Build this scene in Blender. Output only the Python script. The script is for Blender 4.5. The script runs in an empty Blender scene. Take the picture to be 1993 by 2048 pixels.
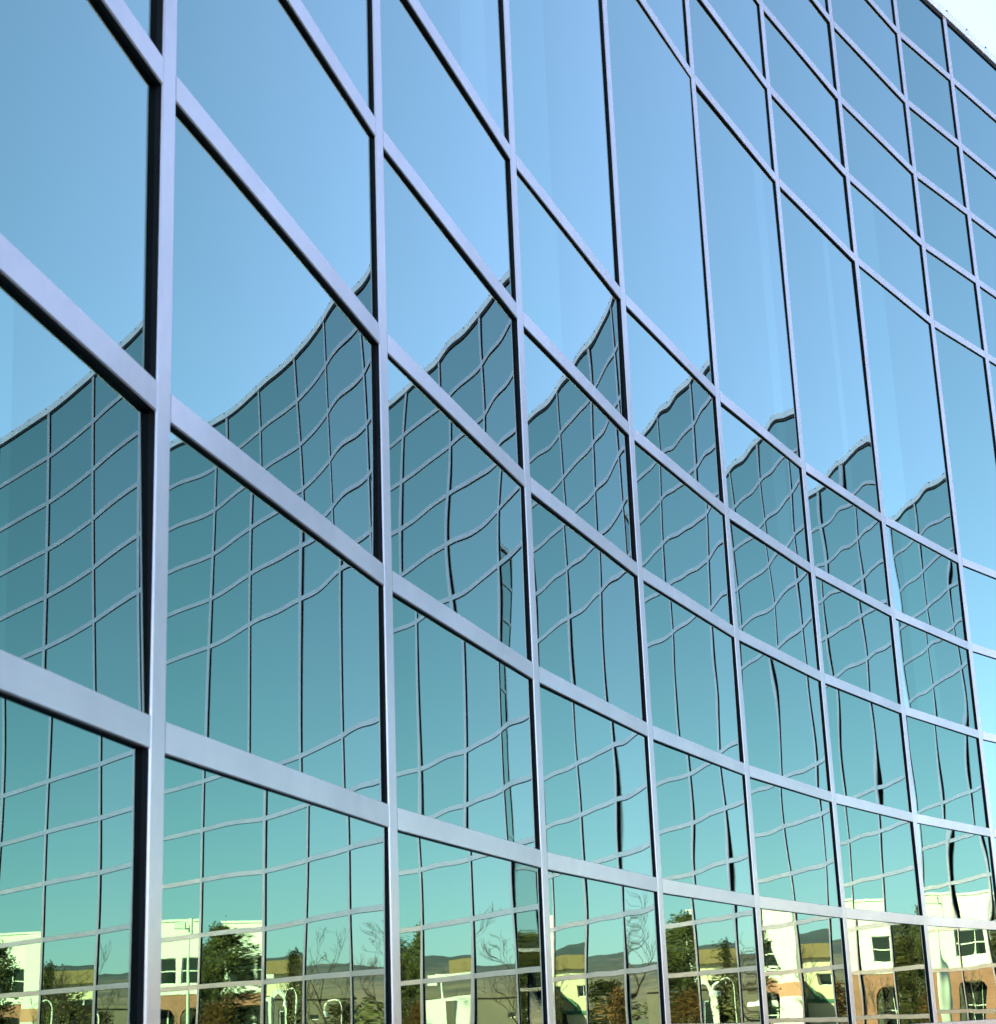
import bpy, math, random
import numpy as np
from mathutils import Vector, Matrix

R = math.radians
C = bpy.context.scene.collection
SC = bpy.context.scene

# ------------------------------------------------------------------ camera
S = 1.5                      # metres per bay of the curtain wall
EYE = 1.6
cam = bpy.data.cameras.new('camera')
cam.sensor_fit = 'VERTICAL'
cam.sensor_height = 36.0
cam.lens = 3478.82 / 2048 * 36
cam.clip_start = 0.05
cam.clip_end = 12000
cam.dof.use_dof = True
cam.dof.focus_distance = 11.0
cam.dof.aperture_fstop = 12.0
co = bpy.data.objects.new('camera', cam)
C.objects.link(co)
pi_, ro_ = R(16.41839), R(2.23836)
U_ = Vector((0, -math.sin(pi_), math.cos(pi_)))
F_ = Vector((0, math.cos(pi_), math.sin(pi_)))
X_ = Vector((1, 0, 0))
rc = X_ * math.cos(ro_) - U_ * math.sin(ro_)
uc = X_ * math.sin(ro_) + U_ * math.cos(ro_)
M = Matrix((rc, uc, -F_)).transposed().to_4x4()
M.translation = Vector((0, 0, EYE))
co.matrix_world = M
SC.camera = co

# ------------------------------------------------------------------ light
SUN_AZ, SUN_EL = 315.0, 28.0
w = bpy.data.worlds.new('World')
SC.world = w
w.use_nodes = True
nt = w.node_tree
sky = nt.nodes.new('ShaderNodeTexSky')
sky.sky_type = 'NISHITA'
sky.sun_disc = False
sky.sun_elevation = R(SUN_EL)
sky.sun_rotation = R(SUN_AZ)
sky.altitude = 800
sky.air_density = 0.7
sky.dust_density = 1.3
sky.ozone_density = 1.0
nt.links.new(sky.outputs[0], nt.nodes['Background'].inputs[0])
nt.nodes['Background'].inputs[1].default_value = 0.06
sd = Vector((math.sin(R(SUN_AZ)) * math.cos(R(SUN_EL)), math.cos(R(SUN_AZ)) * math.cos(R(SUN_EL)), math.sin(R(SUN_EL))))
sl = bpy.data.lights.new('sun', 'SUN')
sl.energy = 4.6
sl.angle = R(0.5)
sl.color = (1.0, 0.80, 0.50)
so = bpy.data.objects.new('sun', sl)
C.objects.link(so)
so.rotation_euler = sd.to_track_quat('Z', 'Y').to_euler()
SC.view_settings.view_transform = 'Standard'
SC.view_settings.look = 'None'
SC.view_settings.exposure = 3.75
SC.view_settings.gamma = 1
try:
    SC.cycles.sample_clamp_indirect = 0.6
    SC.cycles.max_bounces = 16
    SC.cycles.glossy_bounces = 10
    SC.cycles.diffuse_bounces = 3
except Exception:
    pass

# ------------------------------------------------------------------ helpers
class MB:
    def __init__(s):
        s.v, s.f, s.m = [], [], []

    def quad(s, a, b, c, d, mi=0):
        n = len(s.v)
        s.v += [tuple(a), tuple(b), tuple(c), tuple(d)]
        s.f.append((n, n + 1, n + 2, n + 3))
        s.m.append(mi)

    def hexa(s, p, mi=0):
        n = len(s.v)
        s.v += [tuple(q) for q in p]
        for f in ((0, 3, 2, 1), (4, 5, 6, 7), (0, 1, 5, 4), (1, 2, 6, 5), (2, 3, 7, 6), (3, 0, 4, 7)):
            s.f.append(tuple(n + i for i in f))
            s.m.append(mi)

    def box(s, x0, x1, y0, y1, z0, z1, mi=0):
        s.hexa([(x0, y0, z0), (x1, y0, z0), (x1, y1, z0), (x0, y1, z0), (x0, y0, z1), (x1, y0, z1), (x1, y1, z1), (x0, y1, z1)], mi)

    def tube(s, pts, rad, n=6, mi=0, cap=True):
        pts = [Vector(p) for p in pts]
        if not hasattr(rad, '__len__'):
            rad = [rad] * len(pts)
        base = len(s.v)
        for i, p in enumerate(pts):
            d = (pts[min(i + 1, len(pts) - 1)] - pts[max(i - 1, 0)]).normalized()
            a = d.orthogonal().normalized()
            b = d.cross(a)
            for k in range(n):
                t = 2 * math.pi * k / n
                s.v.append(tuple(p + (a * math.cos(t) + b * math.sin(t)) * rad[i]))
        for i in range(len(pts) - 1):
            for k in range(n):
                q = (k + 1) % n
                s.f.append((base + i * n + k, base + i * n + q, base + (i + 1) * n + q, base + (i + 1) * n + k))
                s.m.append(mi)
        if cap:
            s.f.append(tuple(base + k for k in range(n))[::-1])
            s.m.append(mi)
            e = base + (len(pts) - 1) * n
            s.f.append(tuple(e + k for k in range(n)))
            s.m.append(mi)

    def build(s, name, mats, parent=None, smooth=False):
        me = bpy.data.meshes.new(name)
        me.from_pydata(s.v, [], s.f)
        if not isinstance(mats, (list, tuple)):
            mats = [mats]
        for m in mats:
            me.materials.append(m)
        me.polygons.foreach_set('material_index', s.m)
        if smooth:
            me.polygons.foreach_set('use_smooth', [True] * len(s.f))
        me.update()
        o = bpy.data.objects.new(name, me)
        C.objects.link(o)
        if parent:
            o.parent = parent
        return o


def thing(name, label, cat, loc=(0, 0, 0), rz=0.0, group=None):
    o = bpy.data.objects.new(name, None)
    C.objects.link(o)
    o.location = loc
    o.rotation_euler = (0, 0, rz)
    tag(o, label, cat, group)
    return o


def tag(o, label, cat, group=None):
    o['label'] = label
    o['category'] = cat
    if group:
        o['group'] = group


def mat(name, col, rough=0.7, metal=0.0, var=0.0, vscale=5.0, bump=0.0, bscale=60.0, col2=None, spec=0.5, stretch=None):
    m = bpy.data.materials.new(name)
    m.use_nodes = True
    t = m.node_tree
    b = t.nodes['Principled BSDF']
    b.inputs['Base Color'].default_value = (*col, 1)
    b.inputs['Roughness'].default_value = rough
    b.inputs['Metallic'].default_value = metal
    b.inputs['Specular IOR Level'].default_value = spec
    if var or col2 or bump:
        tc = t.nodes.new('ShaderNodeTexCoord')
        mp = t.nodes.new('ShaderNodeMapping')
        if stretch:
            mp.inputs['Scale'].default_value = stretch
        t.links.new(tc.outputs['Object'], mp.inputs[0])
    if var or col2:
        n = t.nodes.new('ShaderNodeTexNoise')
        n.inputs['Scale'].default_value = vscale
        n.inputs['Detail'].default_value = 6
        n.inputs['Roughness'].default_value = 0.65
        t.links.new(mp.outputs[0], n.inputs[0])
        r = t.nodes.new('ShaderNodeValToRGB')
        r.color_ramp.elements[0].position = 0.32
        r.color_ramp.elements[1].position = 0.68
        c2 = col2 if col2 else tuple(c * (1 + var) for c in col)
        c1 = col if col2 else tuple(c * (1 - var) for c in col)
        r.color_ramp.elements[0].color = (*c1, 1)
        r.color_ramp.elements[1].color = (*c2, 1)
        t.links.new(n.outputs[0], r.inputs[0])
        t.links.new(r.outputs[0], b.inputs['Base Color'])
    if bump:
        n2 = t.nodes.new('ShaderNodeTexNoise')
        n2.inputs['Scale'].default_value = bscale
        n2.inputs['Detail'].default_value = 4
        t.links.new(mp.outputs[0], n2.inputs[0])
        bp = t.nodes.new('ShaderNodeBump')
        bp.inputs['Strength'].default_value = bump
        bp.inputs['Distance'].default_value = 0.02
        t.links.new(n2.outputs[0], bp.inputs['Height'])
        t.links.new(bp.outputs[0], b.inputs['Normal'])
    return m


def brick_mat(name, c1, c2, mortar, scale=4.0):
    m = bpy.data.materials.new(name)
    m.use_nodes = True
    t = m.node_tree
    b = t.nodes['Principled BSDF']
    b.inputs['Roughness'].default_value = 0.85
    tc = t.nodes.new('ShaderNodeTexCoord')
    sx = t.nodes.new('ShaderNodeSeparateXYZ')
    cx = t.nodes.new('ShaderNodeCombineXYZ')
    t.links.new(tc.outputs['Object'], sx.inputs[0])
    t.links.new(sx.outputs[0], cx.inputs[0])
    t.links.new(sx.outputs[2], cx.inputs[1])
    br = t.nodes.new('ShaderNodeTexBrick')
    br.inputs['Color1'].default_value = (*c1, 1)
    br.inputs['Color2'].default_value = (*c2, 1)
    br.inputs['Mortar'].default_value = (*mortar, 1)
    br.inputs['Scale'].default_value = scale
    br.inputs['Mortar Size'].default_value = 0.02
    t.links.new(cx.outputs[0], br.inputs[0])
    n = t.nodes.new('ShaderNodeTexNoise')
    n.inputs['Scale'].default_value = 0.9
    n.inputs['Detail'].default_value = 5
    t.links.new(tc.outputs['Object'], n.inputs[0])
    mx = t.nodes.new('ShaderNodeMix')
    mx.data_type = 'RGBA'
    mx.blend_type = 'MULTIPLY'
    mx.inputs[0].default_value = 0.5
    t.links.new(br.outputs[0], mx.inputs[6])
    t.links.new(n.outputs[0], mx.inputs[7])
    t.links.new(mx.outputs[2], b.inputs['Base Color'])
    return m


# curtain wall glass: coated, mirror-like, units differ slightly in tone
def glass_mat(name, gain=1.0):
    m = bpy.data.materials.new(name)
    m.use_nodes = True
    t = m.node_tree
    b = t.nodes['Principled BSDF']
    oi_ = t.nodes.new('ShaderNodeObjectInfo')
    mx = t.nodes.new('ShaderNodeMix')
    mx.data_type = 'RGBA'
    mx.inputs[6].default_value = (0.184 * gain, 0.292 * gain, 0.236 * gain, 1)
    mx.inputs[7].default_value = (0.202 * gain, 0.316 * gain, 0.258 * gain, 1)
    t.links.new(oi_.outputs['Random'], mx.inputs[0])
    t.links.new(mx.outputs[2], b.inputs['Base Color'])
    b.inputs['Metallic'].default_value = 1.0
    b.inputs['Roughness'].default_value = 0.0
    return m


GLASS = glass_mat('coated_glass')
GLASS_PALE = glass_mat('coated_glass_ghost_reflection', 1.12)  # paler tone is a ghost reflection put into the glass colour
ALU = mat('anodised_aluminium', (0.53, 0.45, 0.42), rough=0.24, metal=0.55, var=0.09, vscale=2.2, bump=0.03, bscale=25, stretch=(1, 1, 1))
GASKET = mat('dark_gasket', (0.012, 0.010, 0.012), rough=0.6, spec=0.2, var=0.3, vscale=8)
COPING = mat('coping_metal', (0.85, 0.76, 0.74), rough=0.35, metal=0.3, var=0.06, vscale=2.0)
SCREW = mat('dark_screw', (0.05, 0.04, 0.06), rough=0.5, metal=0.6)
ROOFM = mat('roof_gravel', (0.3, 0.29, 0.27), rough=0.9, var=0.2, vscale=8)
PANEL = mat('metal_panel', (0.5, 0.5, 0.5), rough=0.4, metal=0.4, var=0.06, vscale=1.0)

# ------------------------------------------------------------------ plan of the glass building (in bays, scaled by S)
near = [(-0.5984, 1.1569), (-0.4327, 2.143), (-0.2079, 3.1174), (0.0753, 4.0765), (0.4158, 5.0167), (0.8125, 5.9347), (1.2637, 6.8271), (1.768, 7.6906), (2.3235, 8.5222), (2.7459, 9.0489)]
far = [(3.7595, 10.3381), (4.4451, 11.0673), (5.1895, 11.7363), (5.9749, 12.3567), (6.8013, 12.9212), (7.6637, 13.4293), (8.5535, 13.8875), (9.4669, 14.2966), (10.3994, 14.6601), (11.3470, 14.9822), (12.3072, 15.2646)]
back = [(-0.66, -2.83), (-0.74, -1.84), (-0.75, -0.84), (-0.70, 0.16)]
midp = [(3.2563, 9.6910)]
PLAN = np.array(back + near + midp + far)
NB = len(PLAN) - 1
I0 = len(back)                    # index of the first near mullion (M0)
LV = [-1.067, -0.52, -0.08, 0.3611, 0.7999, 1.2761, 1.7182, 2.1622, 3.46, 3.9098, 4.3317, 4.7622, 5.1901, 5.60]
ROW0 = 3                          # LV index of transom "-4"
TILT = {(0, -5): (3.7, 0.1, 0.0, 13.8), (0, -4): (4.8, 17.5, -5.0, -2.0), (1, -5): (-2.9, -5.9, -6.1, 0.3), (1, -4): (-1.5, -1.6, -3.5, -3.8), (1, -3): (0.3, -3.8, 9.0, 17.3), (2, -5): (-2.2, -2.4, -10.1, -0.9), (2, -4): (-1.2, -0.9, -4.4, -2.0), (2, -3): (0.2, -3.1, -9.9, -8.4), (2, -2): (1.7, 1.5, -4.4, -2.6), (3, -5): (-2.6, -1.1, -0.4, -0.3), (3, -4): (-2.6, 0.5, 1.2, -1.2), (3, -3): (-1.3, -0.3, 3.0, 0.6), (3, -2): (-0.4, -1.4, 5.6, 1.9), (3, -1): (1.8, -6.1, 3.8, 5.7), (4, -5): (-3.4, -1.4, -5.5, -0.5), (4, -4): (-3.6, 2.5, -3.7, -1.5), (4, -3): (-0.7, -4.1, -0.3, 1.8), (4, -2): (-1.3, -3.5, -4.5, -4.1), (4, -1): (-0.5, -3.3, 5.7, 5.8), (5, -5): (-1.7, -2.6, 0.1, -0.9), (5, -4): (-1.7, -0.1, 0.3, -0.6), (5, -2): (-2.9, 2.3, 4.5, 3.9), (5, -1): (-3.0, -0.2, 3.3, 3.1), (6, -5): (0.7, -2.1, 0.2, -0.1), (6, -4): (1.8, -0.3, -1.6, -0.1), (6, -3): (-0.4, 1.2, -0.1, -0.4), (6, -1): (-1.3, 1.6, -2.2, 3.7), (6, 0): (2.0, 2.6, -0.1, -1.1), (7, -5): (1.7, -4.0, -0.4, -0.3), (7, -4): (0.8, -2.8, -0.2, -0.4), (7, -3): (2.4, 0.0, -0.7, -0.0), (7, -1): (0.9, -3.6, 3.5, -2.1), (7, 0): (1.0, -0.8, -0.2, 0.3)}
CURL = {(5, 0): -14.0, (6, 0): -14.0, (7, 0): -11.0, (4, -1): -4.0}
DEP = 0.0092 * S                  # how far the frame stands out of the glass
MW = 0.0445 * S                    # mullion width
TH = 0.0415 * S                    # transom height
ZG = lambda z: EYE + S * z

P3 = PLAN * S
seg = np.diff(P3, axis=0)
segL = np.hypot(seg[:, 0], seg[:, 1])
seg_d = seg / segL[:, None]
seg_n = np.stack([seg_d[:, 1], -seg_d[:, 0]], 1)      # towards the open, concave side
node_n = np.zeros_like(P3)
node_k = np.ones(len(P3))
for i in range(len(P3)):
    a = seg_n[max(i - 1, 0)]
    b = seg_n[min(i, NB - 1)]
    n = a + b
    n = n / np.hypot(*n)
    node_n[i] = n
    node_k[i] = 1 / max(0.5, float(n @ a))


# the surveyed points lie on the outer faces of the caps: the glass sits DEP behind them
P3 = P3 - node_n * node_k[:, None] * DEP
segL = np.hypot(*np.diff(P3, axis=0).T)


def off(i, d):
    return P3[i] + node_n[i] * node_k[i] * d


building = thing('glass_office_building', 'long concave mirror glass office block with a silver grid of mullions and transoms', 'building', (0, 0, 0))

# glass panes ---------------------------------------------------------
rng = np.random.default_rng(11)


def pane_surface(b, r, nu, nv):
    L = segL[b]
    H = (LV[r + 1] - LV[r]) * S
    u = np.linspace(0, 1, nu)
    v = np.linspace(0, 1, nv)
    uu, vv = np.meshgrid(u, v)
    x = (uu - 0.5) * L
    z = (vv - 0.5) * H
    pane = b - I0
    row = r - ROW0 - 4
    key = (pane, row)
    kx = kz = 0.0
    if key in TILT:
        yaw, pit, kx, kz = TILT[key]
    elif (pane, -4) in TILT and pane < 8:
        yaw = TILT[(pane, -4)][0] + rng.normal(0, 0.6)
        pit = rng.normal(-0.8, 1.5)
        kx, kz = rng.normal(0, 3), rng.normal(0, 3)
    elif pane >= 8:
        yaw, pit = rng.normal(0, 0.3), rng.normal(0, 0.3)
    else:
        yaw, pit = rng.normal(-2, 1), rng.normal(-1, 1)
    # slight lean of the pane and its cylindrical bow, in milliradians
    g = -1e-3 * (yaw * x + pit * z + kx * x * x / (2 * L) + kz * z * z / (2 * H))
    nearp = pane < 9
    k = (1.0 if pane < 4 else 0.8) if nearp else 0.35
    # pillowing of the sealed unit
    bow = rng.normal(0.0, 0.0002) * k
    g += bow * (1 - (2 * uu - 1) ** 2) * (1 - 0.6 * (2 * vv - 1) ** 2)
    # roller waves and heat-treatment ripples
    for lam, slope in ((1.1, 0.9e-3), (0.62, 1.0e-3), (0.40, 0.8e-3), (0.27, 0.35e-3)):
        for q in range(2):
            th = rng.normal(0, 0.35) if q == 0 else rng.uniform(-1.5, 1.5)
            l2 = lam * rng.uniform(0.85, 1.2)
            kk = 2 * math.pi / l2
            amp = k * slope / kk * rng.uniform(0.5, 1.2) * (1.0 if q == 0 else 0.55)
            g += amp * np.sin(kk * (x * math.cos(th) + z * math.sin(th)) + rng.uniform(0, 6.28))
    # the edges are pinched by the pressure plates
    for e, sgn in ((uu * L, 1), ((1 - uu) * L, 1)):
        a = rng.normal(0, 1.6e-4) * k
        g += a * np.exp(-e / 0.09)
    if key == (0, -4):
        g += 0.003
    if key in CURL:                                      # units twisted at one edge
        g -= 1e-3 * CURL[key] * (z + H / 2) * np.exp(-(z + H / 2) / 0.4) * np.exp(-(1 - uu) * L / 0.22)
    g -= max(0.0, float(g.max()) - (0.95 if key == (0, -4) else 0.6) * DEP)            # no unit bulges past its gaskets
    return x, z, g


def pane_mesh(b, r, nu=40, nv=None):
    H = (LV[r + 1] - LV[r]) * S
    nv = nv or max(12, int(nu * H / S))
    x, z, g = pane_surface(b, r, nu, nv)
    vs = np.stack([x.ravel(), -g.ravel(), z.ravel()], 1)
    idx = np.arange(nu * nv).reshape(nv, nu)
    f = np.stack([idx[:-1, :-1].ravel(), idx[:-1, 1:].ravel(), idx[1:, 1:].ravel(), idx[1:, :-1].ravel()], 1)
    return vs, f


def pane_matrix(b, r):
    mid = (P3[b] + P3[b + 1]) / 2
    ang = math.atan2(seg_d[b][1], seg_d[b][0])
    m = Matrix.Rotation(ang, 4, 'Z')
    m.translation = Vector((mid[0], mid[1], ZG((LV[r] + LV[r + 1]) / 2)))
    return m


def screen(pt):
    d = Vector(pt) - Vector((0, 0, EYE))
    zz = d.dot(F_)
    if zz < 0.1:
        return None
    return 0.5 * 1993 + 3478.8 * d.dot(rc) / zz, 1024 - 3478.8 * d.dot(uc) / zz


def pane_area(b, r):
    tot = 0
    n = 8
    for i in range(n):
        for j in range(n):
            q = P3[b] + (P3[b + 1] - P3[b]) * (i + .5) / n
            s_ = screen((q[0], q[1], ZG(LV[r] + (LV[r + 1] - LV[r]) * (j + .5) / n)))
            if s_ and 0 <= s_[0] <= 1993 and 0 <= s_[1] <= 2048:
                dz = (Vector((q[0], q[1], 0))).length
                tot += 1 / dz ** 2
    return tot


cells = [(b, r) for b in range(NB) for r in range(len(LV) - 1)]
area = {c: pane_area(*c) for c in cells}
order = sorted(cells, key=lambda c: (-area[c], abs(c[0] - I0 - 14)))
own = set(order[:100])
# ghost reflections painted into some units as strips of paler glass
GHOST_STRIP = {(3, 0): (0, 0.34), (3, -1): (0, 0.36), (7, 0): (0, 0.33), (7, 1): (0, 0.32), (0, -4): (0.42, 0.56), (0, -5): (0.45, 0.58), (2, 0): (0.6, 0.8), (5, 0): (0.68, 0.8), (5, -1): (0.6, 0.75), (6, 0): (0.55, 0.62), (7, -1): (0.2, 0.5), (7, -2): (0.2, 0.5)}
rv, rf, base = [], [], 0
for c in cells:
    vs, f = pane_mesh(c[0], c[1], 44 if area[c] > 0 else 26)
    m = pane_matrix(*c)
    if c in own:
        me = bpy.data.meshes.new('window_pane')
        me.from_pydata(vs.tolist(), [], f.tolist())
        me.materials.append(GLASS)
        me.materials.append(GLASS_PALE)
        me.polygons.foreach_set('use_smooth', [True] * len(f))
        pale = GHOST_STRIP.get((c[0] - I0, c[1] - ROW0 - 4))
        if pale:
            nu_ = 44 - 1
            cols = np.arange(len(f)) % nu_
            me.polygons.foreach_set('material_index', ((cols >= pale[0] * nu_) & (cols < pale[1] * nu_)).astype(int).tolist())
        me.update()
        o = bpy.data.objects.new('window_pane', me)
        C.objects.link(o)
        o.parent = building
        o.matrix_world = m
    else:
        a = np.array(m)
        rv.append(vs @ a[:3, :3].T + a[:3, 3])
        rf.append(f + base)
        base += len(vs)
if rv:
    rv = np.concatenate(rv)
    rf = np.concatenate(rf)
    me = bpy.data.meshes.new('window_pane')
    me.from_pydata(rv.tolist(), [], rf.tolist())
    me.materials.append(GLASS)
    me.polygons.foreach_set('use_smooth', [True] * len(rf))
    me.update()
    o = bpy.data.objects.new('window_pane', me)
    C.objects.link(o)
    o.parent = building
    o['kind'] = 'stuff'

# mullions ------------------------------------------------------------
ZB, ZT = 0.06, ZG(5.60)
CAPT = 0.004
for i in range(len(P3)):
    n = Vector((*node_n[i], 0))
    t = Vector((-node_n[i][1], node_n[i][0], 0))
    p = Vector((*P3[i], 0))
    up = Vector((0, 0, 1))

    def bar(mb, hw, d0, d1, z0, z1, mi=0, ch=0.0):
        a = [p + t * -hw + n * d0, p + t * hw + n * d0, p + t * (hw - ch) + n * d1, p + t * (-hw + ch) + n * d1]
        mb.hexa([q + up * z0 for q in a] + [q + up * z1 for q in a], mi)
    mb = MB()
    bar(mb, MW / 2, DEP - CAPT + 0.0015, DEP + 0.0015, ZB, ZT, 0, 0.002)
    mo = mb.build('mullion', ALU, building)
    gb = MB()
    bar(gb, MW / 2 - 0.002, -0.03, DEP - CAPT + 0.0015, ZB, ZT)
    gb.build('gasket', GASKET, mo)

# transoms ------------------------------------------------------------
for lv in LV[1:-1]:
    z = ZG(lv)
    mb, gb = MB(), MB()
    for i in range(NB):
        for m_, d0, d1, hh, ch in ((mb, DEP - CAPT, DEP, TH / 2, 0.002), (gb, -0.03, DEP - CAPT, TH / 2 - 0.002, 0.0)):
            a0, a1 = off(i, d0), off(i + 1, d0)
            b0, b1 = off(i, d1), off(i + 1, d1)
            if m_ is mb:                                # butt joints either side of every mullion
                e = seg_d[i] * (MW / 2 + 0.0025)
                a0, a1, b0, b1 = a0 + e, a1 - e, b0 + e, b1 - e
            m_.hexa([(*a0, z - hh), (*a1, z - hh), (*b1, z - hh + ch), (*b0, z - hh + ch), (*a0, z + hh), (*a1, z + hh), (*b1, z + hh - ch), (*b0, z + hh - ch)])
    to = mb.build('transom', ALU, building)
    gb.build('gasket', GASKET, to)

# parapet coping with its screws --------------------------------------
mb, gb = MB(), MB()
cz0, cz1 = ZG(5.60), ZG(5.662)
for i in range(NB):
    D1 = DEP + 0.012
    a0, a1, b0, b1 = off(i, -0.25), off(i + 1, -0.25), off(i, D1), off(i + 1, D1)
    mb.hexa([(*a0, cz0), (*a1, cz0), (*b1, cz0), (*b0, cz0), (*a0, cz1), (*a1, cz1), (*b1, cz1), (*b0, cz1)])
    c0, c1 = off(i, D1 - 0.05), off(i + 1, D1 - 0.05)
    mb.hexa([(*a0, cz1), (*a1, cz1), (*b1, cz1), (*b0, cz1), (*a0, cz1 + 0.03), (*a1, cz1 + 0.03), (*c1, cz1 + 0.045), (*c0, cz1 + 0.045)])
    a0, a1, b0, b1 = off(i, -0.03), off(i + 1, -0.03), off(i, DEP - 0.001), off(i + 1, DEP - 0.001)
    gb.hexa([(*a0, cz0 - 0.03), (*a1, cz0 - 0.03), (*b1, cz0 - 0.03), (*b0, cz0 - 0.03), (*a0, cz0 - 0.001), (*a1, cz0 - 0.001), (*b1, cz0 - 0.001), (*b0, cz0 - 0.001)])
    for k in range(3):
        q = off(i, D1) + (off(i + 1, D1) - off(i, D1)) * (k + 0.1) / 3
        nn = seg_n[i]
        zc = cz1 - 0.014
        tt = seg_d[i]
        r_ = 0.007
        pts = []
        for d in (0.0, 0.006):
            pts += [(*(q + nn * d - tt * r_), zc - r_), (*(q + nn * d + tt * r_), zc - r_), (*(q + nn * d + tt * r_), zc + r_), (*(q + nn * d - tt * r_), zc + r_)]
        mb.hexa([pts[0], pts[1], pts[2], pts[3], pts[4], pts[5], pts[6], pts[7]], 1)
cp = mb.build('parapet_coping', [COPING, SCREW], building)
gb.build('gasket', GASKET, cp)

# the rest of the block: roof, rear and end walls, plinth ---------------
mb = MB()
BK = -13.0
for i in range(NB):
    a0, a1 = off(i, -0.26), off(i + 1, -0.26)
    b0, b1 = off(i, BK), off(i + 1, BK)
    zz = ZG(5.60) - 0.05
    mb.hexa([(*b0, zz - 0.3), (*b1, zz - 0.3), (*a1, zz - 0.3), (*a0, zz - 0.3), (*b0, zz), (*b1, zz), (*a1, zz), (*a0, zz)])
mb.build('roof', ROOFM, building)
mb = MB()
for i in range(NB):
    b0, b1 = off(i, BK), off(i + 1, BK)
    c0, c1 = off(i, BK - 0.2), off(i + 1, BK - 0.2)
    mb.hexa([(*c0, 0), (*c1, 0), (*b1, 0), (*b0, 0), (*c0, ZG(5.65)), (*c1, ZG(5.65)), (*b1, ZG(5.65)), (*b0, ZG(5.65))])
for i, sg in ((0, -1), (NB, 1)):
    d = seg_d[min(i, NB - 1)] * 0.15 * sg
    d0 = seg_d[min(i, NB - 1)] * MW * 0.52 * sg
    a, b = off(i, -0.03) + d0, off(i, BK - 0.2) + d0
    mb.hexa([(*a, 0), (*b, 0), (*(b + d), 0), (*(a + d), 0), (*a, ZG(5.65)), (*b, ZG(5.65)), (*(b + d), ZG(5.65)), (*(a + d), ZG(5.65))])
mb.build('rear_wall', PANEL, building)
mb = MB()
for i in range(NB):
    a0, a1, b0, b1 = off(i, -0.2), off(i + 1, -0.2), off(i, DEP + 0.03), off(i + 1, DEP + 0.03)
    mb.hexa([(*a0, -0.1), (*a1, -0.1), (*b1, -0.1), (*b0, -0.1), (*a0, ZB), (*a1, ZB), (*b1, ZB), (*b0, ZB)])
mb.build('plinth', mat('plinth_concrete', (0.33, 0.32, 0.30), rough=0.85, var=0.12, vscale=6), building)

# ------------------------------------------------------------------ ground and hills
def vnoise(rs, n=64):
    return rs.random((n, n))


def smooth_noise(x, y, tab):
    n = tab.shape[0]
    xi, yi = np.floor(x).astype(int), np.floor(y).astype(int)
    fx, fy = x - xi, y - yi
    fx, fy = fx * fx * (3 - 2 * fx), fy * fy * (3 - 2 * fy)
    g = lambda a, b: tab[a % n, b % n]
    return (g(xi, yi) * (1 - fx) + g(xi + 1, yi) * fx) * (1 - fy) + (g(xi, yi + 1) * (1 - fx) + g(xi + 1, yi + 1) * fx) * fy


mb = MB()
mb.quad((-6000, -6000, -0.02), (6000, -6000, -0.02), (6000, 6000, -0.02), (-6000, 6000, -0.02))
g = mb.build('ground', mat('dry_grass_ground', (0.16, 0.13, 0.07), rough=0.95, col2=(0.10, 0.11, 0.05), vscale=0.05))
g['kind'] = 'structure'
mb = MB()
mb.quad((-3, -30, 0.0), (75, -30, 0.0), (75, 70, 0.0), (-3, 70, 0.0))
g = mb.build('parking_lot', mat('pale_asphalt', (0.085, 0.078, 0.072), rough=0.9, var=0.2, vscale=3, bump=0.2))
g['kind'] = 'structure'
mb = MB()
for i in range(NB):
    a0, a1, b0, b1 = off(i, 0.0), off(i + 1, 0.0), off(i, 3.5), off(i + 1, 3.5)
    mb.hexa([(*a0, -0.1), (*a1, -0.1), (*b1, -0.1), (*b0, -0.1), (*a0, 0.012), (*a1, 0.012), (*b1, 0.012), (*b0, 0.012)])
g = mb.build('pavement', mat('concrete_paving', (0.36, 0.34, 0.31), rough=0.9, var=0.15, vscale=2))
g['kind'] = 'structure'

rs = np.random.default_rng(5)
tabs = [rs.random((64, 64)) for _ in range(6)]
na, nr = 520, 70
az = np.linspace(R(25), R(150), na)
rr = np.linspace(1350, 3000, nr)
A, RR = np.meshgrid(az, rr)
hx, hy = RR * np.sin(A), RR * np.cos(A)
ridge = np.zeros_like(hx)
for k, (fq, amp) in enumerate(((1 / 900, 1.0), (1 / 420, 0.55), (1 / 190, 0.30), (1 / 90, 0.2), (1 / 45, 0.12))):
    ridge += amp * (1 - np.abs(2 * smooth_noise(hx * fq + 7 * k, hy * fq + 3 * k, tabs[k]) - 1))
prof = np.clip((RR - 1350) / 650, 0, 1) ** 0.9 * np.where(RR > 2300, 1 - 0.35 * (RR - 2300) / 700, 1)
hz = prof * (24 + 38 * ridge) - 1.0
HILLM = mat('dry_hillside', (0.24, 0.18, 0.13), rough=0.95, col2=(0.09, 0.075, 0.056), vscale=0.03)
t_ = HILLM.node_tree
b_ = t_.nodes['Principled BSDF']
src = b_.inputs['Base Color'].links[0].from_socket
tcn = t_.nodes.new('ShaderNodeTexCoord')
sxz = t_.nodes.new('ShaderNodeSeparateXYZ')
t_.links.new(tcn.outputs['Object'], sxz.inputs[0])
nz = t_.nodes.new('ShaderNodeTexNoise')
nz.inputs['Scale'].default_value = 0.03
nz.inputs['Detail'].default_value = 8
t_.links.new(tcn.outputs['Object'], nz.inputs[0])
ad = t_.nodes.new('ShaderNodeMath')
ad.operation = 'MULTIPLY_ADD'
ad.inputs[1].default_value = 70
t_.links.new(nz.outputs[0], ad.inputs[0])
t_.links.new(sxz.outputs[2], ad.inputs[2])
mr = t_.nodes.new('ShaderNodeMapRange')
mr.inputs['From Min'].default_value = 62
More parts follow.
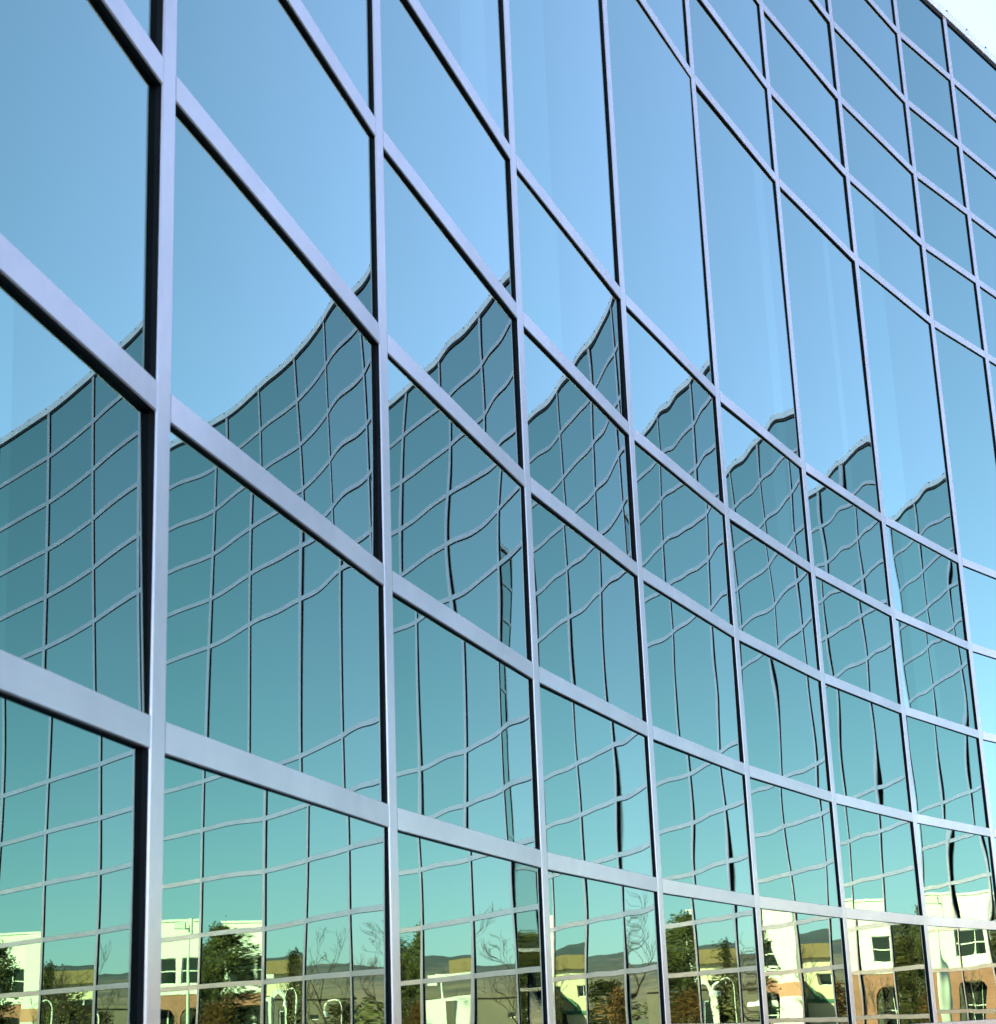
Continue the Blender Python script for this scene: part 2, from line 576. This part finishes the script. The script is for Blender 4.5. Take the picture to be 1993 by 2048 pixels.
mr.inputs['From Max'].default_value = 100
t_.links.new(ad.outputs[0], mr.inputs[0])
mh = t_.nodes.new('ShaderNodeMix')
mh.data_type = 'RGBA'
t_.links.new(mr.outputs[0], mh.inputs[0])
t_.links.new(src, mh.inputs[6])
mh.inputs[7].default_value = (0.050, 0.064, 0.080, 1)      # scrub forest on the upper slopes, bluish air haze mixed into its colour
t_.links.new(mh.outputs[2], b_.inputs['Base Color'])
me = bpy.data.meshes.new('hills')
idx = np.arange(na * nr).reshape(nr, na)
hf = np.stack([idx[:-1, :-1].ravel(), idx[:-1, 1:].ravel(), idx[1:, 1:].ravel(), idx[1:, :-1].ravel()], 1)
me.from_pydata(np.stack([hx.ravel(), hy.ravel(), hz.ravel()], 1).tolist(), [], hf.tolist())
me.materials.append(HILLM)
me.polygons.foreach_set('use_smooth', [True] * len(hf))
o = bpy.data.objects.new('hills', me)
C.objects.link(o)
o['kind'] = 'structure'

# ------------------------------------------------------------------ buildings across the car park
WHITE = mat('white_stucco', (0.80, 0.78, 0.72), rough=0.85, var=0.03, vscale=1.5, bump=0.1)
PEACH = mat('peach_stucco', (0.60, 0.27, 0.18), rough=0.85, var=0.06, vscale=1.2, bump=0.1)
BRICK = brick_mat('brick', (0.55, 0.205, 0.14), (0.42, 0.15, 0.10), (0.38, 0.24, 0.18), 3.2)
DARKGL = mat('dark_window_glass', (0.010, 0.016, 0.015), rough=0.05, spec=0.25)
FRAME = mat('white_frame', (0.78, 0.77, 0.72), rough=0.5, var=0.03)
TAN = mat('tan_stucco', (0.42, 0.35, 0.22), rough=0.9, var=0.06, vscale=1.5)
CREAM = mat('cream_stucco', (0.62, 0.55, 0.38), rough=0.9, var=0.05, vscale=1.5)
BROWN = mat('brown_fascia', (0.20, 0.135, 0.06), rough=0.8, var=0.08, vscale=1.0)
GREY = mat('grey_block_wall', (0.125, 0.105, 0.08), rough=0.9, var=0.16, vscale=0.9, bump=0.2, bscale=8)
GREEN = mat('green_trim', (0.04, 0.16, 0.10), rough=0.6, var=0.1)


def u2m(x, y, z=0.0):
    return (x * S, y * S, z)


def wall_with_holes(mb, x0, x1, z0, z1, holes, thick, mi=0):
    """front wall in the local x-z plane (front at y=0), rectangular openings"""
    xs = sorted({x0, x1, *[h[0] for h in holes], *[h[1] for h in holes]})
    zs = sorted({z0, z1, *[h[2] for h in holes], *[h[3] for h in holes]})
    for i in range(len(xs) - 1):
        for j in range(len(zs) - 1):
            cx_, cz_ = (xs[i] + xs[i + 1]) / 2, (zs[j] + zs[j + 1]) / 2
            if any(h[0] < cx_ < h[1] and h[2] < cz_ < h[3] for h in holes):
                continue
            mb.box(xs[i], xs[i + 1], 0, thick, zs[j], zs[j + 1], mi)


def window(parent, x0, x1, z0, z1, y=0.12, nx=2, nz=2, fw=0.05):
    mb = MB()
    for k in range(nx + 1):
        xc = x0 + (x1 - x0) * k / nx
        xc = min(max(xc, x0 + fw / 2), x1 - fw / 2)
        mb.box(xc - fw / 2, xc + fw / 2, y, y + 0.05, z0, z1)
    for k in range(nz + 1):
        zc = z0 + (z1 - z0) * k / nz
        zc = min(max(zc, z0 + fw / 2), z1 - fw / 2)
        mb.box(x0 + 0.001, x1 - 0.001, y + 0.002, y + 0.048, zc - fw / 2, zc + fw / 2)
    f = mb.build('window', FRAME, parent)
    g_ = MB()
    g_.box(x0, x1, y + 0.055, y + 0.075, z0, z1)
    g_.build('pane', DARKGL, f)
    return f


# facade faces local -y; local x runs to the right as seen from the front
def facade_rz(az_normal):
    # local -y must point to az_normal (clockwise from +Y)
    nx, ny = math.sin(R(az_normal)), math.cos(R(az_normal))
    return math.atan2(ny, nx) + math.pi / 2


# two storey white building with brick base. Runs along world y.
FA = 290.0
wb = thing('white_building', 'two storey white building with dark windows above a brick ground floor', 'building', u2m(60, 14.0), facade_rz(FA))
# local x for a world y offset (u): facing roughly -X, local +x points to -y (world)
cosf = math.cos(R(FA - 270))


def lx(yu):
    return -(yu - 14.0) * S / cosf


top, mid_ = 7.5, 3.6
L0, L1 = lx(19.2), lx(-12)
win_y = [18.4, 15.5, 13.9, 11.4, 9.0, 6.6, 3.2, 0.8, -1.6, -5.0, -7.4]
holes = [(lx(y) - 1.12, lx(y) + 1.12, 4.05, 5.5) for y in win_y]
mb = MB()
wall_with_holes(mb, L0, L1, mid_, top, holes, 0.3)
mb.box(L0, L1, 9.7, 10, mid_, top)
mb.box(L0, L0 + 0.3, 0.301, 9.699, mid_, top)
mb.box(L1 - 0.3, L1, 0.301, 9.699, mid_, top)
mb.build('upper_wall', WHITE, wb)
for hx0, hx1, hz0, hz1 in holes:
    window(wb, hx0, hx1, hz0, hz1, nx=2, nz=2, fw=0.06)
# brick ground floor with shallow arched openings
mb = MB()
bh = [(lx(y) - 1.1, lx(y) + 1.1, 0.0, 2.75) for y in win_y]
pc = lx(17.25)
wall_with_holes(mb, L0, L1, 0, mid_ - 0.002, bh + [(pc - 0.7, pc + 0.7, 0, mid_ - 0.002)], 0.35)
for h in bh:
    n = 10
    cx_ = (h[0] + h[1]) / 2
    hw = (h[1] - h[0]) / 2
    for k in range(n):
        t0, t1 = -1 + 2 * k / n, -1 + 2 * (k + 1) / n
        za, zb = 2.3 + 0.45 * math.sqrt(1 - t0 * t0) if abs(t0) < 1 else 2.3, 2.3 + 0.45 * math.sqrt(max(0, 1 - t1 * t1))
        mb.hexa([(cx_ + hw * t0, 0.002, za), (cx_ + hw * t1, 0.002, zb), (cx_ + hw * t1, 0.348, zb), (cx_ + hw * t0, 0.348, za), (cx_ + hw * t0, 0.002, 2.75), (cx_ + hw * t1, 0.002, 2.75), (cx_ + hw * t1, 0.348, 2.75), (cx_ + hw * t0, 0.348, 2.75)])
mb.box(L0, L0 + 0.3, 0.351, 9.699, 0, mid_ - 0.002)
mb.box(L1 - 0.3, L1, 0.351, 9.699, 0, mid_ - 0.002)
mb.build('brick_base', BRICK, wb)
for h in bh:
    f = window(wb, h[0] + 0.1, h[1] - 0.1, 0.1, 2.7, y=0.9, nx=3, nz=2)
mb = MB()
mb.box(L0 - 0.08, L1 + 0.08, -0.06, 0.3, mid_ - 0.16, mid_ + 0.06)
mb.build('string_course', WHITE, wb)
# stair bay with a peach band
mb = MB()
mb.box(pc - 0.75, pc + 0.75, -0.5, -0.002, 3.15, 7.35, 0)
mb.box(pc - 0.77, pc + 0.77, -0.52, -0.002, 2.4, 3.15, 1)
mb.box(pc - 0.75, pc + 0.75, -0.5, -0.002, 0, 2.4, 0)
mb.build('stair_bay', [WHITE, PEACH], wb)
mb = MB()
mb.box(L0 + 0.3, L1 - 0.3, 0.3, 9.7, top - 0.5, top - 0.3)
mb.build('roof', ROOFM, wb)
mb = MB()
mb.box(L0 - 0.1, L1 + 0.1, -0.08, 0.32, top, top + 0.12)
mb.build('cornice', FRAME, wb)

# tan building with a brown fascia
tb = thing('tan_building', 'tan low building with a brown roof fascia and green trim behind the trees', 'building', u2m(66, 23.7), facade_rz(278))
mb = MB()
th_ = [(-3.9 + 2.8 * k, -2.4 + 2.8 * k, 3.0, 3.7) for k in range(3)]
wall_with_holes(mb, -4.6, 4.6, 0, 4.7, th_ + [(-0.6, 0.8, 0, 2.1)], 0.3)
mb.box(-4.6, 4.6, 7.7, 8, 0, 4.7)
mb.box(-4.6, -4.3, 0.301, 7.699, 0, 4.7)
mb.box(4.3, 4.6, 0.301, 7.699, 0, 4.7)
mb.build('wall', CREAM, tb)
for h in th_:
    window(tb, *h, nx=2, nz=1)
mb = MB()
mb.box(-0.6, 0.8, 0.15, 0.2, 0, 2.1)
mb.build('door', mat('brown_door', (0.08, 0.05, 0.03), rough=0.6, var=0.1), tb)
mb = MB()
mb.box(-4.9, 4.9, -0.4, 8.4, 4.7, 5.55)
mb.build('roof', BROWN, tb)
mb = MB()
mb.box(-4.62, 4.62, -0.06, -0.002, 1.98, 2.2)
mb.build('trim', GREEN, tb)
# arched canopy at its entrance
mb = MB()
n = 16
for k in range(n):
    t0, t1 = math.pi * k / n, math.pi * (k + 1) / n
    o_, i_ = 1.7, 1.5
    mb.hexa([(0.1 + i_ * math.cos(t0), -0.5, 2.2 + 0.55 * i_ * math.sin(t0)), (0.1 + i_ * math.cos(t1), -0.5, 2.2 + 0.55 * i_ * math.sin(t1)), (0.1 + i_ * math.cos(t1), -0.062, 2.2 + 0.55 * i_ * math.sin(t1)), (0.1 + i_ * math.cos(t0), -0.062, 2.2 + 0.55 * i_ * math.sin(t0)),
             (0.1 + o_ * math.cos(t0), -0.5, 2.2 + 0.55 * o_ * math.sin(t0)), (0.1 + o_ * math.cos(t1), -0.5, 2.2 + 0.55 * o_ * math.sin(t1)), (0.1 + o_ * math.cos(t1), -0.062, 2.2 + 0.55 * o_ * math.sin(t1)), (0.1 + o_ * math.cos(t0), -0.062, 2.2 + 0.55 * o_ * math.sin(t0))])
mb.build('arch', GREEN, tb)

# grey low building
gbld = thing('grey_building', 'low grey flat roofed building with a dark entrance in front of the hills', 'building', u2m(63, 31.0), facade_rz(275))
mb = MB()
wall_with_holes(mb, -8, 11, 0, 3.1, [(8.6, 10.6, 0, 2.5), (-3.5, -2.9, 1.9, 2.2), (-2.3, -1.7, 1.9, 2.2), (-0.6, 0.0, 1.9, 2.2)], 0.3)
mb.box(-8, 11, 7.7, 8, 0, 3.1)
mb.box(-8, -7.7, 0.301, 7.699, 0, 3.1)
mb.box(10.7, 11, 0.301, 7.699, 0, 3.1)
mb.build('wall', GREY, gbld)
mb = MB()
mb.box(-8.15, 11.15, -0.15, 8.05, 3.1, 3.3)
mb.build('roof', GREY, gbld)
window(gbld, 8.6, 10.6, 0.02, 2.5, nx=3, nz=1, fw=0.12)
for x_ in (-3.5, -2.3, -0.6):
    window(gbld, x_, x_ + 0.6, 1.9, 2.2, nx=1, nz=1, fw=0.03)

# white pavilion with an arch
pv = thing('white_kiosk', 'small white kiosk with a grey door panel and a side arch on the car park', 'kiosk', u2m(50, 23.4), facade_rz(262))
mb = MB()
mb.hexa([(-1.3, 0, 0), (0.9, 0, 0), (0.9, 2, 0), (-1.3, 2, 0), (-1.2, 0, 2.75), (0.9, 0, 2.95), (0.9, 2, 2.95), (-1.2, 2, 2.75)])
mb.build('wall', WHITE, pv)
mb = MB()
mb.box(0.15, 0.7, -0.05, -0.002, 1.2, 2.75)
mb.build('door', GREY, pv)
mb = MB()
n = 12
for k in range(n):
    t0, t1 = math.pi * k / n, math.pi * (k + 1) / n
    q = []
    for r_, t in ((0.42, t0), (0.42, t1), (0.6, t1), (0.6, t0)):
        q.append((1.3 + r_ * math.cos(t), 2.4 + 1.6 * r_ * math.sin(t)))
    mb.hexa([(q[0][0], 0.3, q[0][1]), (q[1][0], 0.3, q[1][1]), (q[1][0], 0.5, q[1][1]), (q[0][0], 0.5, q[0][1]), (q[3][0], 0.3, q[3][1]), (q[2][0], 0.3, q[2][1]), (q[2][0], 0.5, q[2][1]), (q[3][0], 0.5, q[3][1])])
mb.box(1.72, 1.9, 0.3, 0.5, 0, 2.4)
mb.build('arch', WHITE, pv)
mb = MB()
mb.tube([(-0.1, 0.6, 2.8), (-0.1, 0.6, 3.9)], 0.05)
mb.box(-0.9, -0.45, 0.5, 0.8, 3.5, 4.0)
mb.box(-0.5, 1.0, 0.45, 0.75, 3.85, 4.05)
mb.build('mast', WHITE, pv)

# white curved lamp posts in the car park
LAMP = mat('white_paint', (0.75, 0.74, 0.68), rough=0.5, var=0.03)


def lamp_post(x, y, h, label):
    t = thing('lamp_post', label, 'lamp post', u2m(x, y), R(70), 'lamp posts in the car park')
    b = MB()
    pts = [(0, 0, 0), (0, 0, h - 0.5)]
    for k in range(1, 9):
        a = math.pi * k / 8
        pts.append((0.35 - 0.35 * math.cos(a), 0, h - 0.5 + 0.5 * math.sin(a)))
    b.tube(pts, [0.06, 0.035] + [0.03] * 8, 8)
    b.build('pole', LAMP, t, True)
    b = MB()
    b.tube([(0.7, 0, h - 0.5), (0.7, 0, h - 0.58), (0.7, 0, h - 0.75)], [0.06, 0.14, 0.16], 10)
    b.build('lamp_shade', LAMP, t)
    b = MB()
    b.tube([(0, 0, 0), (0, 0, 0.35)], [0.16, 0.12], 10)
    b.build('base', LAMP, t)
    return t


t = thing('car_park_light', 'tall white car park light with a box head in front of the white building', 'lamp post', u2m(34, 13.9), R(90))
mb = MB()
mb.tube([(0, 0, 0), (0, 0, 5.35)], [0.075, 0.05], 8)
mb.build('pole', LAMP, t, True)
mb = MB()
mb.box(-0.05, 0.16, -0.03, 0.03, 5.22, 5.27)
mb.box(-0.05, 0.16, -0.03, 0.03, 4.98, 5.03)
mb.box(0.13, 0.16, -0.028, 0.028, 5.035, 5.215)
mb.build('bracket', LAMP, t)
mb = MB()
mb.hexa([(0.16, -0.2, 5.0), (0.62, -0.2, 5.0), (0.62, 0.2, 5.0), (0.16, 0.2, 5.0), (0.16, -0.16, 5.24), (0.62, -0.16, 5.2), (0.62, 0.16, 5.2), (0.16, 0.16, 5.24)])
mb.build('lamp_head', LAMP, t)
mb = MB()
mb.tube([(0, 0, 0), (0, 0, 0.6)], [0.2, 0.2], 10)
mb.build('base', mat('concrete_base', (0.4, 0.38, 0.35), rough=0.9, var=0.1), t)
lamp_post(46, 20.9, 3.2, 'tall white curved lamp post in front of the olive shrub')
lamp_post(46, 25.6, 2.7, 'short white curved lamp post beside the rust brown shrub')

# ------------------------------------------------------------------ trees
BARK = mat('bark', (0.07, 0.05, 0.035), rough=0.95, var=0.3, vscale=6, bump=0.4)
PALEBARK = mat('pale_bark', (0.16, 0.12, 0.08), rough=0.95, var=0.3, vscale=6)
LEAF = mat('evergreen_needles', (0.115, 0.105, 0.02), rough=0.8, col2=(0.022, 0.03, 0.008), vscale=1.1)
LEAF2 = mat('olive_foliage', (0.14, 0.115, 0.024), rough=0.8, col2=(0.03, 0.036, 0.009), vscale=1.4)
RUST = mat('rust_foliage', (0.26, 0.11, 0.025), rough=0.8, col2=(0.09, 0.05, 0.015), vscale=1.4)


def leafy(name, label, cat, x, y, h, wd, m, seed, shape='cone', group=None):
    rg = random.Random(seed)
    t = thing(name, label, cat, u2m(x, y), rg.uniform(0, 6), group)
    b = MB()
    b.tube([(0, 0, 0), (0.03, 0.02, h * 0.4), (0, 0.03, h * 0.9)], [0.16 * wd / 2.5, 0.11 * wd / 2.5, 0.02], 7)
    for k in range(12):
        z0 = h * rg.uniform(0.15, 0.75)
        a = rg.uniform(0, 6.28)
        r_ = wd * 0.45 * (1.1 - z0 / h)
        b.tube([(0, 0, z0), (r_ * math.cos(a), r_ * math.sin(a), z0 + 0.15 * h * rg.random())], [0.045, 0.01], 5)
    b.build('trunk', BARK, t, True)
    b = MB()
    ncl = int(230 * max(0.5, wd / 2.5) * h / 5)
    for k in range(ncl):
        q = rg.random()
        z = h * (0.06 + 0.94 * q ** 0.85)
        if shape == 'cone':
            prof_ = wd / 2 * (1 - (z / h) ** 1.6) * (0.75 + 0.25 * math.sin(z * 5 + seed))
        else:
            prof_ = wd / 2 * math.sqrt(max(0.02, 1 - ((z / h - 0.5) / 0.52) ** 2)) * (0.85 + 0.2 * math.sin(z * 4 + seed))
        a = rg.uniform(0, 6.283)
        r_ = prof_ * math.sqrt(rg.uniform(0.15, 1)) * (0.85 + 0.25 * math.sin(3 * a + seed))
        cx_, cy_ = r_ * math.cos(a), r_ * math.sin(a)
        cs = rg.uniform(0.16, 0.34)
        for j in range(30):
            d = Vector((rg.gauss(0, 1), rg.gauss(0, 1), rg.gauss(0, 0.8))) * cs * 0.62
            p = Vector((cx_, cy_, z)) + d
            if p.z < 0.05:
                continue
            ax = Vector((rg.gauss(0, 1), rg.gauss(0, 1), rg.gauss(0.3, 1))).normalized()
            bx = ax.orthogonal().normalized()
            l, w_ = rg.uniform(0.07, 0.15), rg.uniform(0.03, 0.065)
            b.quad(p - bx * w_, p + ax * l * 0.4 - bx * w_ * 0.4, p + ax * l, p + bx * w_)
    b.build('crown', m, t)
    return t


GRP = 'evergreen trees in front of the pale buildings'
leafy('evergreen_tree', 'tall broad evergreen tree beside the end of the white building', 'tree', 50, 17.95, 6.2, 2.9, LEAF, 1, 'egg', GRP)
leafy('evergreen_tree', 'dense dark evergreen tree right beside the tallest broad one', 'tree', 51, 19.0, 5.8, 2.3, LEAF, 2, 'egg', GRP)
leafy('evergreen_tree', 'short olive pointed conifer in front of the dense dark evergreen', 'tree', 49, 18.8, 4.6, 1.8, LEAF2, 3, 'cone', GRP)
leafy('evergreen_tree', 'slim upright conifer at the corner of the tan building', 'tree', 52, 22.3, 5.1, 1.1, LEAF, 4, 'cone', GRP)
GS = 'shrubs in front of the tan building'
leafy('shrub', 'rounded olive shrub next to the slim conifer', 'shrub', 50, 21.4, 3.8, 2.1, LEAF2, 5, 'egg', GS)
leafy('shrub', 'tall rust brown shrub beside the white kiosk', 'shrub', 50, 24.7, 3.0, 1.9, RUST, 6, 'egg', GS)
leafy('shrub', 'wide green shrub behind the tall rust brown one', 'shrub', 52, 25.6, 3.4, 2.6, LEAF, 7, 'egg', GS)
leafy('shrub', 'small rust brown shrub below the tall evergreens', 'shrub', 46, 17.6, 2.6, 1.6, RUST, 8, 'egg', GS)
leafy('shrub', 'low green shrub in front of the hills', 'shrub', 52, 27.5, 2.6, 2.6, LEAF2, 9, 'egg', GS)
leafy('shrub', 'low rounded green shrub at the foot of the white building', 'shrub', 55, 10.0, 2.0, 2.2, LEAF2, 10, 'egg', GS)


def bare(label, x, y, h, seed, m):
    rg = random.Random(seed)
    t = thing('bare_tree', label, 'tree', u2m(x, y), rg.uniform(0, 6), 'leafless trees on the car park')
    tr, br = MB(), MB()

    def grow(b, p, d, l, r_, lev):
        pts = [p]
        rad = [r_]
        q, dd = p.copy(), d.copy()
        n_ = 4
        for k in range(n_):
            dd = (dd + Vector((rg.gauss(0, 0.16), rg.gauss(0, 0.16), rg.gauss(0.05, 0.10)))).normalized()
            q = q + dd * l / n_
            pts.append(q.copy())
            rad.append(max(0.004, r_ * (1 - 0.6 * (k + 1) / n_)))
        b.tube(pts, rad, 5 if lev < 2 else 4)
        if lev >= 4:
            return
        for k in range(rg.choice((3, 4, 4)) if lev else 6):
            i = rg.choice((2, 3, 4)) if lev else rg.choice((2, 3, 4))
            ax = Vector((rg.gauss(0, 1), rg.gauss(0, 1), 0.2)).normalized()
            nd = (dd * rg.uniform(0.7, 1.2) + ax * rg.uniform(0.5, 0.95) + Vector((0, 0, 0.25))).normalized()
            grow(br, pts[i], nd, l * rg.uniform(0.5, 0.72), rad[i] * 0.62, lev + 1)
    grow(tr, Vector((0, 0, 0)), Vector((0, 0, 1)), h * 0.42, 0.075 * h / 5, 0)
    tr.build('trunk', m, t, True)
    br.build('branch', m, t, True)


bare('large leafless tree standing before the grey building and hills', 30, 23.0, 6.4, 21, BARK)
bare('pale leafless tree in front of the brick ground floor near the evergreens', 43, 15.4, 3.3, 22, PALEBARK)
bare('pale leafless tree beside the tall box headed car park light', 44, 14.4, 3.2, 23, PALEBARK)
bare('mid sized leafless tree in front of the rounded olive shrub', 30, 20.4, 5.4, 24, BARK)
bare('tallest leafless tree, standing before the bare hills', 33, 28.0, 7.0, 25, BARK)
bare('small dark leafless tree in front of the tall evergreens', 31, 17.9, 4.3, 26, BARK)


# far belt of trees on the plain, too many and too small to tell apart
rg = random.Random(77)
b = MB()
for k in range(170):
    a = R(rg.uniform(58, 104))
    d_ = rg.uniform(230, 900)
    x_, y_ = d_ * math.sin(a), d_ * math.cos(a)
    hh = rg.uniform(3.0, 7.5) * (0.6 + d_ / 1400)
    wd = hh * rg.uniform(0.5, 1.1)
    for j in range(70):
        z_ = hh * (0.1 + 0.9 * rg.random() ** 0.9)
        r_ = wd / 2 * math.sqrt(max(0.05, 1 - ((z_ / hh - 0.45) / 0.6) ** 2)) * math.sqrt(rg.random())
        t_a = rg.uniform(0, 6.283)
        p = Vector((x_ + r_ * math.cos(t_a), y_ + r_ * math.sin(t_a), z_))
        ax = Vector((rg.gauss(0, 1), rg.gauss(0, 1), rg.gauss(0, 1))).normalized()
        bx = ax.orthogonal().normalized()
        q = 0.11 * hh
        b.quad(p - bx * q * 0.6, p + ax * q - bx * q * 0.3, p + ax * q + bx * q * 0.3, p + bx * q * 0.6)
o = b.build('distant_trees', LEAF)
o['kind'] = 'stuff'
o['label'] = 'far belt of small trees between the car park and the hills'
